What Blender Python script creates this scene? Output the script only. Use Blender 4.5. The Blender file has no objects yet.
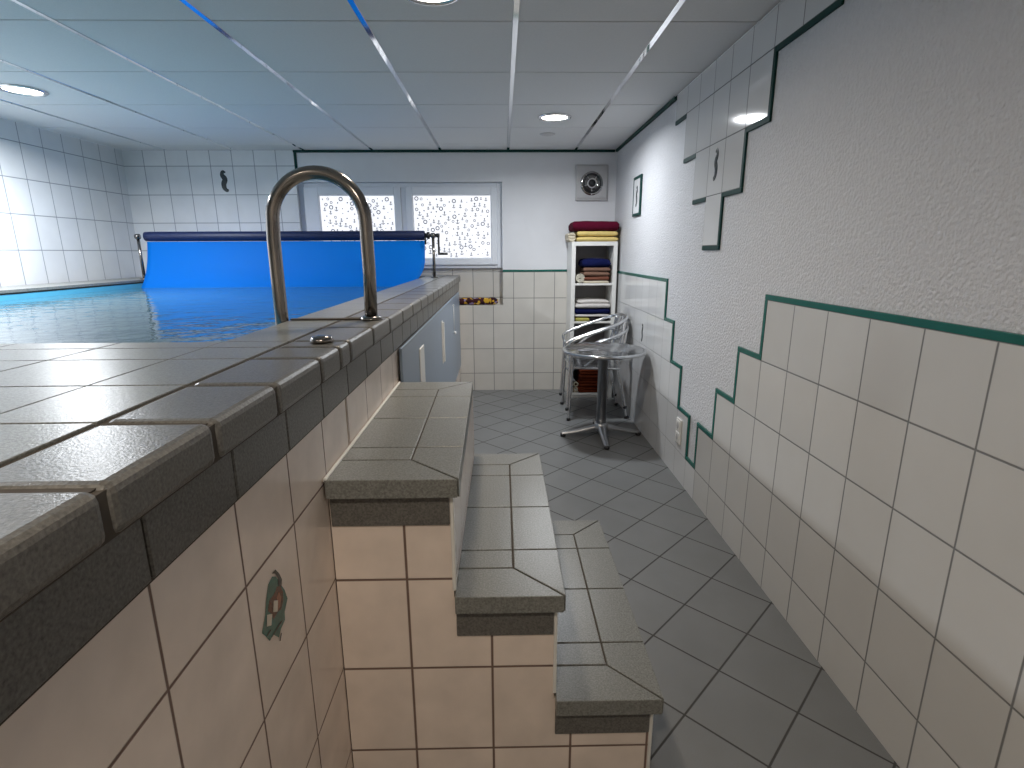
import bpy, bmesh, math, random
from mathutils import Vector, Matrix, noise

# ---------------------------------------------------------------- camera, world, exposure
SC = bpy.context.scene
COL = SC.collection
SC.view_settings.view_transform = 'Standard'
SC.view_settings.look = 'None'
SC.view_settings.exposure = 0.08
SC.view_settings.gamma = 1.0
SC.view_settings.use_curve_mapping = False
try:
    SC.cycles.use_denoising = True
    SC.cycles.max_bounces = 8
    SC.cycles.diffuse_bounces = 5
    SC.cycles.sample_clamp_indirect = 4.0
    SC.cycles.caustics_reflective = False
    SC.cycles.caustics_refractive = False
except Exception:
    pass

CAM_H = 1.36
PITCH, YAW, ROLL, FPX = -0.2409, 0.017, -0.0044, 535.25
cam_data = bpy.data.cameras.new('camera')
cam_data.sensor_fit = 'HORIZONTAL'
cam_data.sensor_width = 36.0
cam_data.lens = FPX / 1024 * 36.0
cam_data.clip_start = 0.02
cam = bpy.data.objects.new('camera', cam_data)
COL.objects.link(cam)
F = Vector((math.sin(YAW) * math.cos(PITCH), math.cos(YAW) * math.cos(PITCH), math.sin(PITCH)))
R = Vector((math.cos(YAW), -math.sin(YAW), 0))
U = R.cross(F)
R2 = R * math.cos(ROLL) + U * math.sin(ROLL)
U2 = U * math.cos(ROLL) - R * math.sin(ROLL)
m = Matrix((R2, U2, -F)).transposed().to_4x4()
m.translation = Vector((0, 0, CAM_H))
cam.matrix_world = m
SC.camera = cam

world = bpy.data.worlds.new('daylight')
SC.world = world
world.use_nodes = True
wb = world.node_tree.nodes['Background']
wb.inputs['Color'].default_value = (0.75, 0.87, 1.0, 1)
wb.inputs['Strength'].default_value = 1.0

LAMP_WARM = (1.0, 0.86, 0.70)
LAMP_COOL = (0.92, 0.96, 1.0)
# downlights: x, y, watts, colour; only the first two are seen, the rest added for light
LAMPS = [
    (0.375, 4.065, 21, LAMP_COOL), (-0.250, 2.21, 11, LAMP_WARM), (-0.245, -0.37, 14, LAMP_WARM),
    (-2.74, 3.43, 46, LAMP_COOL), (-2.74, 2.16, 34, LAMP_COOL), (-1.50, -0.37, 5, LAMP_WARM),  # left pool pair added to brighten the back wall
]
PANE_GLOW = 0.95

# ---------------------------------------------------------------- helpers
def srgb(r, g, b):
    f = lambda c: (c / 255 / 12.92) if c / 255 <= 0.04045 else ((c / 255 + 0.055) / 1.055) ** 2.4
    return (f(r), f(g), f(b), 1.0)

def new_mat(name):
    mt = bpy.data.materials.new(name)
    mt.use_nodes = True
    nt = mt.node_tree
    return mt, nt, nt.nodes['Principled BSDF']

def plain(name, col, rough=0.5, metal=0.0, noise_amt=0.0, noise_scale=20.0, bump=0.0, bump_scale=200.0, spec=0.5):
    mt, nt, b = new_mat(name)
    b.inputs['Base Color'].default_value = col
    b.inputs['Roughness'].default_value = rough
    b.inputs['Metallic'].default_value = metal
    b.inputs['Specular IOR Level'].default_value = spec
    tc = nt.nodes.new('ShaderNodeTexCoord')
    if noise_amt:
        n = nt.nodes.new('ShaderNodeTexNoise')
        n.inputs['Scale'].default_value = noise_scale
        n.inputs['Detail'].default_value = 4
        nt.links.new(tc.outputs['Object'], n.inputs['Vector'])
        mx = nt.nodes.new('ShaderNodeMix'); mx.data_type = 'RGBA'
        mx.inputs[6].default_value = tuple(max(0, c * (1 - noise_amt)) for c in col[:3]) + (1,)
        mx.inputs[7].default_value = tuple(min(1, c * (1 + noise_amt)) for c in col[:3]) + (1,)
        nt.links.new(n.outputs['Fac'], mx.inputs[0])
        nt.links.new(mx.outputs[2], b.inputs['Base Color'])
    if bump:
        n2 = nt.nodes.new('ShaderNodeTexNoise')
        n2.inputs['Scale'].default_value = bump_scale
        n2.inputs['Detail'].default_value = 3
        nt.links.new(tc.outputs['Object'], n2.inputs['Vector'])
        bp = nt.nodes.new('ShaderNodeBump')
        bp.inputs['Strength'].default_value = bump
        bp.inputs['Distance'].default_value = 0.004
        nt.links.new(n2.outputs['Fac'], bp.inputs['Height'])
        nt.links.new(bp.outputs['Normal'], b.inputs['Normal'])
    return mt

def grid_mat(name, axes, pitch, offs, gap, col, grout, rough, var=0.05, mott=0.06, mott_scale=6.0, speck=0.0, rot45=False, spec=0.5):
    """Tiles on a regular grid in object space, with sunken grout lines."""
    mt, nt, b = new_mat(name)
    L = nt.links.new
    tc = nt.nodes.new('ShaderNodeTexCoord')
    sp = nt.nodes.new('ShaderNodeSeparateXYZ')
    src = tc.outputs['Object']
    if rot45:
        mp = nt.nodes.new('ShaderNodeMapping')
        mp.vector_type = 'POINT'
        mp.inputs['Rotation'].default_value = (0, 0, math.radians(-45))
        L(src, mp.inputs['Vector']); src = mp.outputs['Vector']
    L(src, sp.inputs[0])
    def M(op, a, bb=None, c=None):
        n = nt.nodes.new('ShaderNodeMath'); n.operation = op
        for i, v in enumerate((a, bb, c)):
            if v is None: continue
            if isinstance(v, (int, float)): n.inputs[i].default_value = v
            else: L(v, n.inputs[i])
        return n.outputs[0]
    masks, cells = [], []
    for ax, pt, of in zip(axes, pitch, offs):
        s = M('DIVIDE', M('SUBTRACT', sp.outputs['XYZ'.index(ax)], of), pt)
        fr = M('FRACT', s)
        d = M('MULTIPLY', M('MINIMUM', fr, M('SUBTRACT', 1.0, fr)), pt)
        masks.append(d)
        cells.append(M('FLOOR', s))
    d = M('MINIMUM', masks[0], masks[1])
    mr = nt.nodes.new('ShaderNodeMapRange')
    mr.inputs['From Min'].default_value = gap * 0.5
    mr.inputs['From Max'].default_value = gap * 0.5 + 0.0018
    L(d, mr.inputs['Value'])
    tile = mr.outputs[0]
    cv = nt.nodes.new('ShaderNodeCombineXYZ'); L(cells[0], cv.inputs[0]); L(cells[1], cv.inputs[1])
    wn = nt.nodes.new('ShaderNodeTexWhiteNoise'); L(cv.outputs[0], wn.inputs['Vector'])
    ns = nt.nodes.new('ShaderNodeTexNoise'); ns.inputs['Scale'].default_value = mott_scale; ns.inputs['Detail'].default_value = 5
    L(tc.outputs['Object'], ns.inputs['Vector'])
    v = M('ADD', M('MULTIPLY', M('SUBTRACT', wn.outputs['Value'], 0.5), var), M('MULTIPLY', M('SUBTRACT', ns.outputs['Fac'], 0.5), mott * 3))
    if speck:
        n3 = nt.nodes.new('ShaderNodeTexNoise'); n3.inputs['Scale'].default_value = 420; n3.inputs['Detail'].default_value = 2
        L(tc.outputs['Object'], n3.inputs['Vector'])
        v = M('ADD', v, M('MULTIPLY', M('SUBTRACT', n3.outputs['Fac'], 0.5), speck))
    v = M('ADD', v, 1.0)
    rgb = nt.nodes.new('ShaderNodeVectorMath'); rgb.operation = 'SCALE'
    rgb.inputs[0].default_value = col[:3]
    L(v, rgb.inputs['Scale'])
    mx = nt.nodes.new('ShaderNodeMix'); mx.data_type = 'RGBA'
    mx.inputs[6].default_value = grout
    L(tile, mx.inputs[0]); L(rgb.outputs[0], mx.inputs[7])
    L(mx.outputs[2], b.inputs['Base Color'])
    rr = nt.nodes.new('ShaderNodeMapRange'); rr.inputs['To Min'].default_value = 0.85; rr.inputs['To Max'].default_value = rough
    L(tile, rr.inputs['Value']); L(rr.outputs[0], b.inputs['Roughness'])
    b.inputs['Specular IOR Level'].default_value = spec
    bp = nt.nodes.new('ShaderNodeBump'); bp.inputs['Strength'].default_value = 0.5; bp.inputs['Distance'].default_value = 0.002
    hs = M('ADD', tile, M('MULTIPLY', ns.outputs['Fac'], 0.15))
    L(hs, bp.inputs['Height']); L(bp.outputs['Normal'], b.inputs['Normal'])
    return mt

def emit(name, col, strength):
    mt, nt, b = new_mat(name)
    b.inputs['Base Color'].default_value = (0.8, 0.8, 0.8, 1)
    b.inputs['Emission Color'].default_value = tuple(col[:3]) + (1,)
    b.inputs['Emission Strength'].default_value = strength
    return mt

def box(bm, x0, x1, y0, y1, z0, z1, mi=0):
    vs = [bm.verts.new((x, y, z)) for x in (x0, x1) for y in (y0, y1) for z in (z0, z1)]
    for f in ((0, 1, 3, 2), (4, 6, 7, 5), (0, 4, 5, 1), (2, 3, 7, 6), (0, 2, 6, 4), (1, 5, 7, 3)):
        fc = bm.faces.new([vs[i] for i in f]); fc.material_index = mi
    return vs

def prism(bm, poly, z0, z1, mi=0):
    lo = [bm.verts.new((x, y, z0)) for x, y in poly]
    hi = [bm.verts.new((x, y, z1)) for x, y in poly]
    n = len(poly)
    for f in [list(reversed(lo)), hi] + [[lo[i], lo[(i + 1) % n], hi[(i + 1) % n], hi[i]] for i in range(n)]:
        fc = bm.faces.new(f); fc.material_index = mi

def tube(bm, pts, r, seg=10, closed=False, mi=0):
    pts = [Vector(p) for p in pts]
    n = len(pts)
    rad = r if isinstance(r, (list, tuple)) else [r] * n
    tang = []
    for i in range(n):
        a = pts[(i - 1) % n] if (closed or i > 0) else pts[i]
        c = pts[(i + 1) % n] if (closed or i < n - 1) else pts[i]
        tang.append((c - a).normalized())
    up = Vector((0, 0, 1)) if abs(tang[0].z) < 0.9 else Vector((1, 0, 0))
    nrm = (up - tang[0] * up.dot(tang[0])).normalized()
    rings = []
    for i in range(n):
        t = tang[i]
        nrm = (nrm - t * nrm.dot(t)).normalized()
        bi = t.cross(nrm)
        rings.append([bm.verts.new(pts[i] + (nrm * math.cos(2 * math.pi * k / seg) + bi * math.sin(2 * math.pi * k / seg)) * rad[i]) for k in range(seg)])
    for i in range(n if closed else n - 1):
        a, c = rings[i], rings[(i + 1) % n]
        off = 0
        if closed and i == n - 1:
            best = min(range(seg), key=lambda o: (a[0].co - c[o].co).length)
            off = best
        for k in range(seg):
            fc = bm.faces.new((a[k], a[(k + 1) % seg], c[(k + 1 + off) % seg], c[(k + off) % seg])); fc.smooth = True; fc.material_index = mi
    if not closed:
        f1 = bm.faces.new(list(reversed(rings[0]))); f2 = bm.faces.new(rings[-1])
        f1.material_index = f2.material_index = mi

def smooth_path(ctrl, sub=8, closed=False):
    """Catmull-Rom through control points."""
    P = [Vector(p) for p in ctrl]
    n = len(P); out = []
    for i in range(n if closed else n - 1):
        p0 = P[(i - 1) % n] if (closed or i > 0) else P[i]
        p1 = P[i]; p2 = P[(i + 1) % n]
        p3 = P[(i + 2) % n] if (closed or i + 2 < n) else p2
        for k in range(sub):
            t = k / sub
            out.append(0.5 * ((2 * p1) + (p2 - p0) * t + (2 * p0 - 5 * p1 + 4 * p2 - p3) * t * t + (3 * p1 - p0 - 3 * p2 + p3) * t ** 3))
    if not closed: out.append(P[-1])
    return out

def lathe(bm, prof, c=(0, 0, 0), axis='Z', seg=40, mi=0, smooth=True):
    """prof: (radius, height) list; r=0 ends close."""
    def place(r, h, a):
        x, y = r * math.cos(a), r * math.sin(a)
        v = {'Z': (x, y, h), 'Y': (x, h, y), 'X': (h, x, y)}[axis]
        return Vector(v) + Vector(c)
    rings = []
    for r, h in prof:
        if r < 1e-6: rings.append([bm.verts.new(place(0, h, 0))])
        else: rings.append([bm.verts.new(place(r, h, 2 * math.pi * k / seg)) for k in range(seg)])
    for a, b2 in zip(rings, rings[1:]):
        for k in range(seg):
            k2 = (k + 1) % seg
            if len(a) == 1 and len(b2) == 1: continue
            if len(a) == 1: f = (a[0], b2[k2], b2[k])
            elif len(b2) == 1: f = (a[k], a[k2], b2[0])
            else: f = (a[k], a[k2], b2[k2], b2[k])
            fc = bm.faces.new(f); fc.smooth = smooth; fc.material_index = mi
    bmesh.ops.recalc_face_normals(bm, faces=bm.faces)

def link(name, bm, mats, parent=None, bevel=0.0, seg=2, autosmooth=False):
    bmesh.ops.recalc_face_normals(bm, faces=bm.faces)
    me = bpy.data.meshes.new(name)
    bm.to_mesh(me); bm.free()
    for mt in (mats if isinstance(mats, (list, tuple)) else [mats]): me.materials.append(mt)
    o = bpy.data.objects.new(name, me)
    COL.objects.link(o)
    if parent: o.parent = parent
    if bevel:
        md = o.modifiers.new('edges', 'BEVEL'); md.width = bevel; md.segments = seg; md.limit_method = 'ANGLE'; md.angle_limit = math.radians(40)
    return o

def thing(name, label, cat, loc=(0, 0, 0), rotz=0.0, group=None):
    o = bpy.data.objects.new(name, None)
    o.empty_display_size = 0.1
    COL.objects.link(o)
    o.location = loc; o.rotation_euler = (0, 0, rotz)
    return tag(o, label, cat, group)

def tag(o, label, cat, group=None):
    o['label'] = label; o['category'] = cat
    if group: o['group'] = group
    return o

def struct(o):
    o['kind'] = 'structure'
    return o

def dup(root, loc, label, rotz=None, group=None):
    r = root.copy(); COL.objects.link(r); r.location = loc
    if rotz is not None: r.rotation_euler = (0, 0, rotz)
    r['label'] = label
    if group: r['group'] = group
    for ch in list(root.children):
        c = ch.copy(); COL.objects.link(c); c.parent = r
        for g in ch.children:
            d = g.copy(); COL.objects.link(d); d.parent = c
    return r

# ---------------------------------------------------------------- materials
D, XW, ZC = 5.29, 1.066, 2.277
CREAM = (0.80, 0.69, 0.61, 1)
GROUT = (0.19, 0.125, 0.10, 1)
M_back_tile = grid_mat('cream_wall_tile', 'XZ', (0.2, 0.25), (0.1098, 0.176), 0.004, (0.66, 0.63, 0.58, 1), (0.22, 0.21, 0.20, 1), 0.18)
M_back_tile_left = grid_mat('white_wall_tile', 'XZ', (0.2, 0.25), (-2.065, 1.891), 0.004, (0.74, 0.75, 0.76, 1), (0.25, 0.27, 0.30, 1), 0.18)
M_right_low_far = grid_mat('right_tile_far', 'YZ', (0.1985, 0.2483), (3.52, 0.177), 0.0035, (0.68, 0.68, 0.68, 1), (0.30, 0.30, 0.30, 1), 0.12, mott=0.03)
M_right_low_near = grid_mat('right_tile_near', 'YZ', (0.206, 0.2483), (2.15, 0.177), 0.0035, (0.60, 0.59, 0.57, 1), (0.20, 0.20, 0.20, 1), 0.12, mott=0.03)  # same tile as the far field, colour darkened for the dimmer light here
M_right_up = grid_mat('right_tile_upper', 'YZ', (0.2035, 0.2467), (3.535, 1.39), 0.0035, (0.62, 0.62, 0.62, 1), (0.16, 0.16, 0.16, 1), 0.08, mott=0.02)
M_front_tile = grid_mat('stair_front_tile', 'XZ', (0.2, 0.25), (-0.2328, 0.355), 0.0042, CREAM, GROUT, 0.22, mott=0.13, mott_scale=9)
M_pool_tile = grid_mat('pool_wall_tile', 'YZ', (0.2, 0.25), (0.935, 0.610), 0.0032, CREAM, GROUT, 0.22, mott=0.13, mott_scale=9)
M_side_tile = grid_mat('stair_side_tile', 'YZ', (0.2, 0.25), (1.131, 0.355), 0.0045, CREAM, GROUT, 0.22)
M_floor = grid_mat('floor_tile', 'XY', (0.2445, 0.2445), (0.0, 0.0), 0.0045, (0.175, 0.18, 0.182, 1), (0.05, 0.049, 0.047, 1), 0.34, var=0.10, mott=0.10, mott_scale=5, speck=0.5, rot45=True)
M_left_tile = grid_mat('left_wall_tile', 'YZ', (0.2, 0.25), (0.0, 1.891), 0.004, (0.74, 0.75, 0.76, 1), (0.25, 0.27, 0.30, 1), 0.18)
M_rear = plain('rear_plaster', (0.72, 0.70, 0.67, 1), 0.7, noise_amt=0.04)
M_plaster = plain('smooth_plaster', (0.78, 0.78, 0.80, 1), 0.7, noise_amt=0.04, noise_scale=6, bump=0.15, bump_scale=160)
M_rough = plain('roughcast_plaster', (0.63, 0.63, 0.65, 1), 0.65, noise_amt=0.07, noise_scale=60, bump=0.9, bump_scale=92)
M_rough.node_tree.nodes['Bump'].inputs['Distance'].default_value = 0.008
M_green = plain('green_trim_tile', srgb(30, 98, 88), 0.25, noise_amt=0.1)
M_darkgreen = plain('dark_green_batten', srgb(10, 56, 52), 0.55, noise_amt=0.1, spec=0.25)
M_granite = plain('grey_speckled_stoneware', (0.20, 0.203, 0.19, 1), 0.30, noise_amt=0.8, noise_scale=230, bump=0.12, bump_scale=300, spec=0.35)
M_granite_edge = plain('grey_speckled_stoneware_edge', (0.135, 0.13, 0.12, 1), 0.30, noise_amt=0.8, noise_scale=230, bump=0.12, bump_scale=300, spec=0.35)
M_grout = plain('dark_grout', (0.075, 0.062, 0.05, 1), 0.9, noise_amt=0.2, noise_scale=60)
M_panel = plain('ceiling_panel', (0.74, 0.74, 0.74, 1), 0.8, noise_amt=0.05, noise_scale=120, bump=0.2, bump_scale=500)
M_void = plain('ceiling_void', (0.05, 0.05, 0.05, 1), 0.9, noise_amt=0.1)
M_mirror = plain('polished_chrome_strip', (0.86, 0.87, 0.88, 1), 0.06, metal=1.0, bump=0.03, bump_scale=3)
M_steel = plain('brushed_steel', (0.27, 0.25, 0.235, 1), 0.16, metal=1.0, noise_amt=0.08, noise_scale=40)
M_chrome = plain('chrome', (0.80, 0.80, 0.80, 1), 0.08, metal=1.0)
M_alu = plain('aluminium', (0.74, 0.75, 0.77, 1), 0.22, metal=1.0, noise_amt=0.05, noise_scale=30)
M_alu_dull = plain('cast_aluminium', (0.46, 0.47, 0.49, 1), 0.34, metal=1.0, noise_amt=0.06, noise_scale=40)
M_upvc = plain('white_window_plastic', (0.84, 0.86, 0.90, 1), 0.35, noise_amt=0.02)
M_white = plain('white_lacquer', (0.78, 0.77, 0.74, 1), 0.4, noise_amt=0.02)
M_switch = plain('white_socket_plastic', (0.80, 0.79, 0.76, 1), 0.3, noise_amt=0.02)
M_black = plain('black_plastic', (0.012, 0.012, 0.014, 1), 0.35, noise_amt=0.1)
M_fanw = plain('grey_fan_plastic', (0.52, 0.51, 0.51, 1), 0.35, noise_amt=0.02)
M_access = plain('blue_grey_panel', (0.23, 0.29, 0.37, 1), 0.32, noise_amt=0.03, noise_scale=4)
M_bulb = emit('lamp_glow', (1.0, 0.98, 0.90), 7.0)
M_film = emit('frosted_film', (0.93, 0.95, 1.0), PANE_GLOW)
M_film.node_tree.nodes['Principled BSDF'].inputs['Base Color'].default_value = (0.25, 0.25, 0.26, 1)
M_print = plain('film_print', (0.32, 0.32, 0.37, 1), 0.6, noise_amt=0.1)
M_liner = plain('pool_liner', (0.10, 0.42, 0.62, 1), 0.5, noise_amt=0.08)

def water_mat():
    mt, nt, b = new_mat('pool_water')
    b.inputs['Base Color'].default_value = (0.05, 0.12, 0.16, 1)
    b.inputs['Roughness'].default_value = 0.07
    b.inputs['IOR'].default_value = 1.33
    tc = nt.nodes.new('ShaderNodeTexCoord'); n = nt.nodes.new('ShaderNodeTexNoise')
    n.inputs['Scale'].default_value = 7; n.inputs['Detail'].default_value = 3
    nt.links.new(tc.outputs['Object'], n.inputs['Vector'])
    bp = nt.nodes.new('ShaderNodeBump'); bp.inputs['Strength'].default_value = 0.22; bp.inputs['Distance'].default_value = 0.03
    nt.links.new(n.outputs['Fac'], bp.inputs['Height']); nt.links.new(bp.outputs['Normal'], b.inputs['Normal'])
    return mt
M_water = water_mat()

def cover_mat():
    mt, nt, b = new_mat('blue_cover_foil')
    b.inputs['Base Color'].default_value = (0.0, 0.24, 0.80, 1)
    b.inputs['Roughness'].default_value = 0.6
    b.inputs['Specular IOR Level'].default_value = 0.25
    tr = nt.nodes.new('ShaderNodeBsdfTranslucent'); tr.inputs['Color'].default_value = (0.0, 0.58, 1.0, 1)
    mix = nt.nodes.new('ShaderNodeMixShader'); mix.inputs[0].default_value = 0.6
    out = nt.nodes['Material Output']
    nt.links.new(b.outputs[0], mix.inputs[1]); nt.links.new(tr.outputs[0], mix.inputs[2]); nt.links.new(mix.outputs[0], out.inputs[0])
    tc = nt.nodes.new('ShaderNodeTexCoord'); v = nt.nodes.new('ShaderNodeTexVoronoi'); v.inputs['Scale'].default_value = 70
    nt.links.new(tc.outputs['Object'], v.inputs['Vector'])
    bp = nt.nodes.new('ShaderNodeBump'); bp.inputs['Strength'].default_value = 0.25; bp.inputs['Distance'].default_value = 0.003
    nt.links.new(v.outputs['Distance'], bp.inputs['Height']); nt.links.new(bp.outputs['Normal'], b.inputs['Normal'])
    return mt
M_cover = cover_mat()
M_roll = plain('dark_blue_roll', (0.003, 0.012, 0.065, 1), 0.5, noise_amt=0.2, noise_scale=30)

def cloth(name, col, bump=0.6):
    return plain(name, col, 0.95, noise_amt=0.18, noise_scale=55, bump=bump, bump_scale=420, spec=0.1)

# ---------------------------------------------------------------- setting
XL, YR = -3.45, -1.3
bm = bmesh.new(); box(bm, XL, 1.2, YR, 5.6, -0.08, 0.0)
fl = struct(link('floor', bm, M_floor))
# the diagonal grid passes through this node
fl.location = (0.713, 1.842, 0)
for v in fl.data.vertices: v.co.x -= 0.713; v.co.y -= 1.842

# back wall with the window niche
NX0, NX1, NZ0, NZ1, ND = -1.913, 0.005, 0.858, 2.003, 0.11
bm = bmesh.new()
box(bm, XL, NX0, D + 0.006, D + 0.35, 0, ZC)
box(bm, NX1, 1.2, D + 0.006, D + 0.35, 0, ZC)
box(bm, NX0, NX1, D + 0.006, D + 0.35, NZ1, ZC)
box(bm, NX0, NX1, D + 0.006, D + 0.35, 0, NZ0 - 0.006)
box(bm, NX0, NX1, D + ND + 0.006, D + 0.35, NZ0 - 0.006, 1.212)
wb_o = struct(link('wall_back', bm, M_plaster))
bm = bmesh.new()
box(bm, NX1, XW, D, D + 0.006, 0, 1.178)
box(bm, -0.6, NX1, D, D + 0.006, 0, NZ0)
box(bm, NX0, NX1, D + ND, D + ND + 0.006, NZ0, 1.205)
box(bm, NX0, NX1 - 0.001, D + 0.006, D + ND, NZ0 - 0.006, NZ0)
link('tile_cladding', bm, M_back_tile, wb_o)
bm = bmesh.new(); box(bm, XL, -1.90, D, D + 0.006, 0, ZC - 0.001)
link('tile_cladding', bm, M_back_tile_left, wb_o)
bm = bmesh.new(); box(bm, NX1, XW - 0.001, D - 0.003, D + 0.006, 1.178, 1.199)
link('trim_strip', bm, M_green, wb_o, 0.002)
bm = bmesh.new(); box(bm, -1.90, -1.875, D - 0.003, D + 0.006, 2.003, ZC - 0.022)
link('trim_strip', bm, M_darkgreen, wb_o, 0.002)
bm = bmesh.new(); box(bm, -1.90, XW - 0.016, D - 0.014, D + 0.006, ZC - 0.022, ZC - 0.001)
struct(link('trim_1', bm, M_darkgreen, None, 0.003))

# right wall: rough plaster with stepped tile fields framed by green strips
bm = bmesh.new(); box(bm, XW + 0.008, 1.2, YR, 5.6, 0, ZC)
wr = struct(link('wall_right', bm, M_rough))
bm = bmesh.new()
far_cols = [(3.52, D, 1.170), (3.333, 3.52, 0.922), (3.135, 3.333, 0.675), (2.937, 3.135, 0.427), (2.770, 2.937, 0.177)]
for a, c, t in far_cols: box(bm, XW, XW + 0.008, a, c, 0.0, t)
link('tile_cladding', bm, M_right_low_far, wr)
bm = bmesh.new()
near_cols = [(2.562, 2.770, 0.427), (2.356, 2.562, 0.675), (2.15, 2.356, 0.922), (YR, 2.15, 1.170)]
for a, c, t in near_cols: box(bm, XW, XW + 0.008, a, c, 0.0, t)
link('tile_cladding', bm, M_right_low_near, wr)
bm = bmesh.new()
up_cols = [(3.332, 3.535, 2.13), (3.128, 3.332, 1.883), (2.925, 3.128, 1.637), (2.721, 2.925, 1.39), (2.518, 2.721, 1.637), (2.314, 2.518, 1.883), (1.907, 2.314, 2.13)]
for a, c, b0 in up_cols: box(bm, XW, XW + 0.008, a, c, b0, ZC - 0.001)
link('tile_cladding', bm, M_right_up, wr)
S = 0.022; X0, X1 = XW - 0.002, XW + 0.008
bm = bmesh.new()
def hs(a, c, z): box(bm, X0, X1, a, c, z, z + S)
def vs(y, z0, z1): box(bm, X0, X1, y, y + S, z0, z1)
hs(3.52 - S, D - 0.001, 1.170)
vs(3.52 - S, 0.922 + S, 1.170); hs(3.333 - S, 3.52, 0.922)
vs(3.333 - S, 0.675 + S, 0.922); hs(3.135 - S, 3.333, 0.675)
vs(3.135 - S, 0.427 + S, 0.675); hs(2.937 - S, 3.135, 0.427)
vs(2.937 - S, 0.177 + S, 0.427); hs(2.770, 2.937, 0.177)
vs(2.770, 0.177 + S, 0.427); hs(2.562, 2.770 + S, 0.427)
vs(2.562, 0.427 + S, 0.675); hs(2.356, 2.562 + S, 0.675)
vs(2.356, 0.675 + S, 0.922); hs(2.15, 2.356 + S, 0.922)
vs(2.15, 0.922 + S, 1.170); hs(YR, 2.15 + S, 1.170)
link('trim_strip', bm, M_green, wr, 0.002)
bm = bmesh.new()
T = 0.022
for (a, c, b0) in up_cols[:4]: hs_a = a if b0 > 1.4 else a - T; box(bm, X0, X1, hs_a, c, b0 - T, b0)
for i, (a, c, b0) in enumerate(up_cols[4:]):
    pb = up_cols[3 + i][2]
    box(bm, X0, X1, a - T if i < 2 else a - T, c - T, b0 - T, b0)
    box(bm, X0, X1, c - T, c, pb, b0)
box(bm, X0, X1, 1.907 - T, 1.907, 2.13, ZC - 0.001)
link('trim_strip', bm, M_darkgreen, wr, 0.002)
bm = bmesh.new(); box(bm, XW - 0.014, XW + 0.008, 3.54, D - 0.016, ZC - 0.022, ZC - 0.001)
struct(link('trim_2', bm, M_darkgreen, None, 0.003))
bm = bmesh.new(); box(bm, XW - 0.012, XW, YR, 3.535, ZC - 0.008, ZC - 0.001)
struct(link('trim_3', bm, M_mirror, None, 0.001))

# left and rear walls (beyond the picture)
bm = bmesh.new(); box(bm, XL - 0.12, XL, YR, 5.6, 0, ZC); struct(link('wall_left', bm, M_left_tile))
bm = bmesh.new(); box(bm, XL - 0.12, 1.2, YR - 0.12, YR, 0, ZC); struct(link('wall_rear', bm, M_rear))

# painted motif tiles in the wall
def blob(bm, c, rx, ry, ang, axis, depth, seg=20, mi=0, wob=0.0, seed=0):
    """flat painted patch on a wall plane; axis = plane normal ('X' or 'Y')."""
    rnd = random.Random(seed)
    vv = []
    for k in range(seg):
        a = 2 * math.pi * k / seg
        w = 1 + wob * (rnd.random() - 0.5)
        u, v = rx * w * math.cos(a), ry * w * math.sin(a)
        u, v = u * math.cos(ang) - v * math.sin(ang), u * math.sin(ang) + v * math.cos(ang)
        p = (depth, c[0] + u, c[1] + v) if axis == 'X' else (c[0] + u, depth, c[1] + v)
        vv.append(bm.verts.new(p))
    f = bm.faces.new(vv); f.material_index = mi
M_ink = plain('dark_painted_glaze', (0.035, 0.045, 0.05, 1), 0.2, noise_amt=0.3, noise_scale=90)
M_teal = plain('teal_painted_glaze', (0.055, 0.155, 0.13, 1), 0.25, noise_amt=0.4, noise_scale=60)
M_brown = plain('brown_painted_glaze', (0.10, 0.035, 0.022, 1), 0.25, noise_amt=0.5, noise_scale=120)
M_pale = plain('pale_painted_glaze', (0.66, 0.60, 0.50, 1), 0.25, noise_amt=0.1)
def seahorse(yc, zc, s, x, parent, back=False):
    bm = bmesh.new()
    pts = smooth_path([(x, yc + 0.012 * s, zc + 0.050 * s), (x, yc - 0.004 * s, zc + 0.055 * s), (x, yc - 0.010 * s, zc + 0.035 * s), (x, yc + 0.004 * s, zc + 0.012 * s),
                       (x, yc - 0.006 * s, zc - 0.015 * s), (x, yc - 0.004 * s, zc - 0.040 * s), (x, yc + 0.010 * s, zc - 0.055 * s), (x, yc + 0.016 * s, zc - 0.045 * s)], 5)
    rr = [0.004 * s + 0.012 * s * math.sin(math.pi * i / (len(pts) - 1)) for i in range(len(pts))]
    tube(bm, pts, rr, 8)
    for v in bm.verts: v.co.x = x + (v.co.x - x) * 0.08
    if back:
        for v in bm.verts: v.co = Vector((v.co.y, v.co.x, v.co.z))
    link('painted_motif', bm, M_ink, parent)
seahorse(2.823, 1.78, 1.2, XW - 0.0005, wr)
seahorse(4.05, 0.76, 1.1, XW - 0.0005, wr)
seahorse(-2.555, 2.01, 1.5, D - 0.0005, wb_o, True)

# ceiling: panels, chrome carrier strips, dark joints
bm = bmesh.new(); box(bm, XL, 1.2, YR, 5.6, ZC + 0.02, ZC + 0.12)
ce = struct(link('ceiling', bm, M_void))
CX0, CY0, PX, PY = -0.558, 5.017, 0.6215, 0.635
xs = [CX0 + PX * k for k in range(-5, 4)]
ys = [CY0 - PY * k for k in range(-1, 11)]
bm = bmesh.new()
for i in range(len(xs) - 1):
    for j in range(len(ys) - 1):
        x0, x1 = max(xs[i] + 0.010, XL), min(xs[i + 1] - 0.010, XW + 0.006)
        y1, y0 = min(ys[j] - 0.005, D + 0.004), max(ys[j + 1] + 0.005, YR)
        if x1 > x0 and y1 > y0: box(bm, x0, x1, y0, y1, ZC, ZC + 0.02)
link('ceiling_panels', bm, M_panel, ce, 0.002, 1)
bm = bmesh.new()
for x in xs:
    if XL < x < XW: box(bm, x - 0.012, x + 0.012, YR, D, ZC - 0.002, ZC + 0.006)
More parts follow.
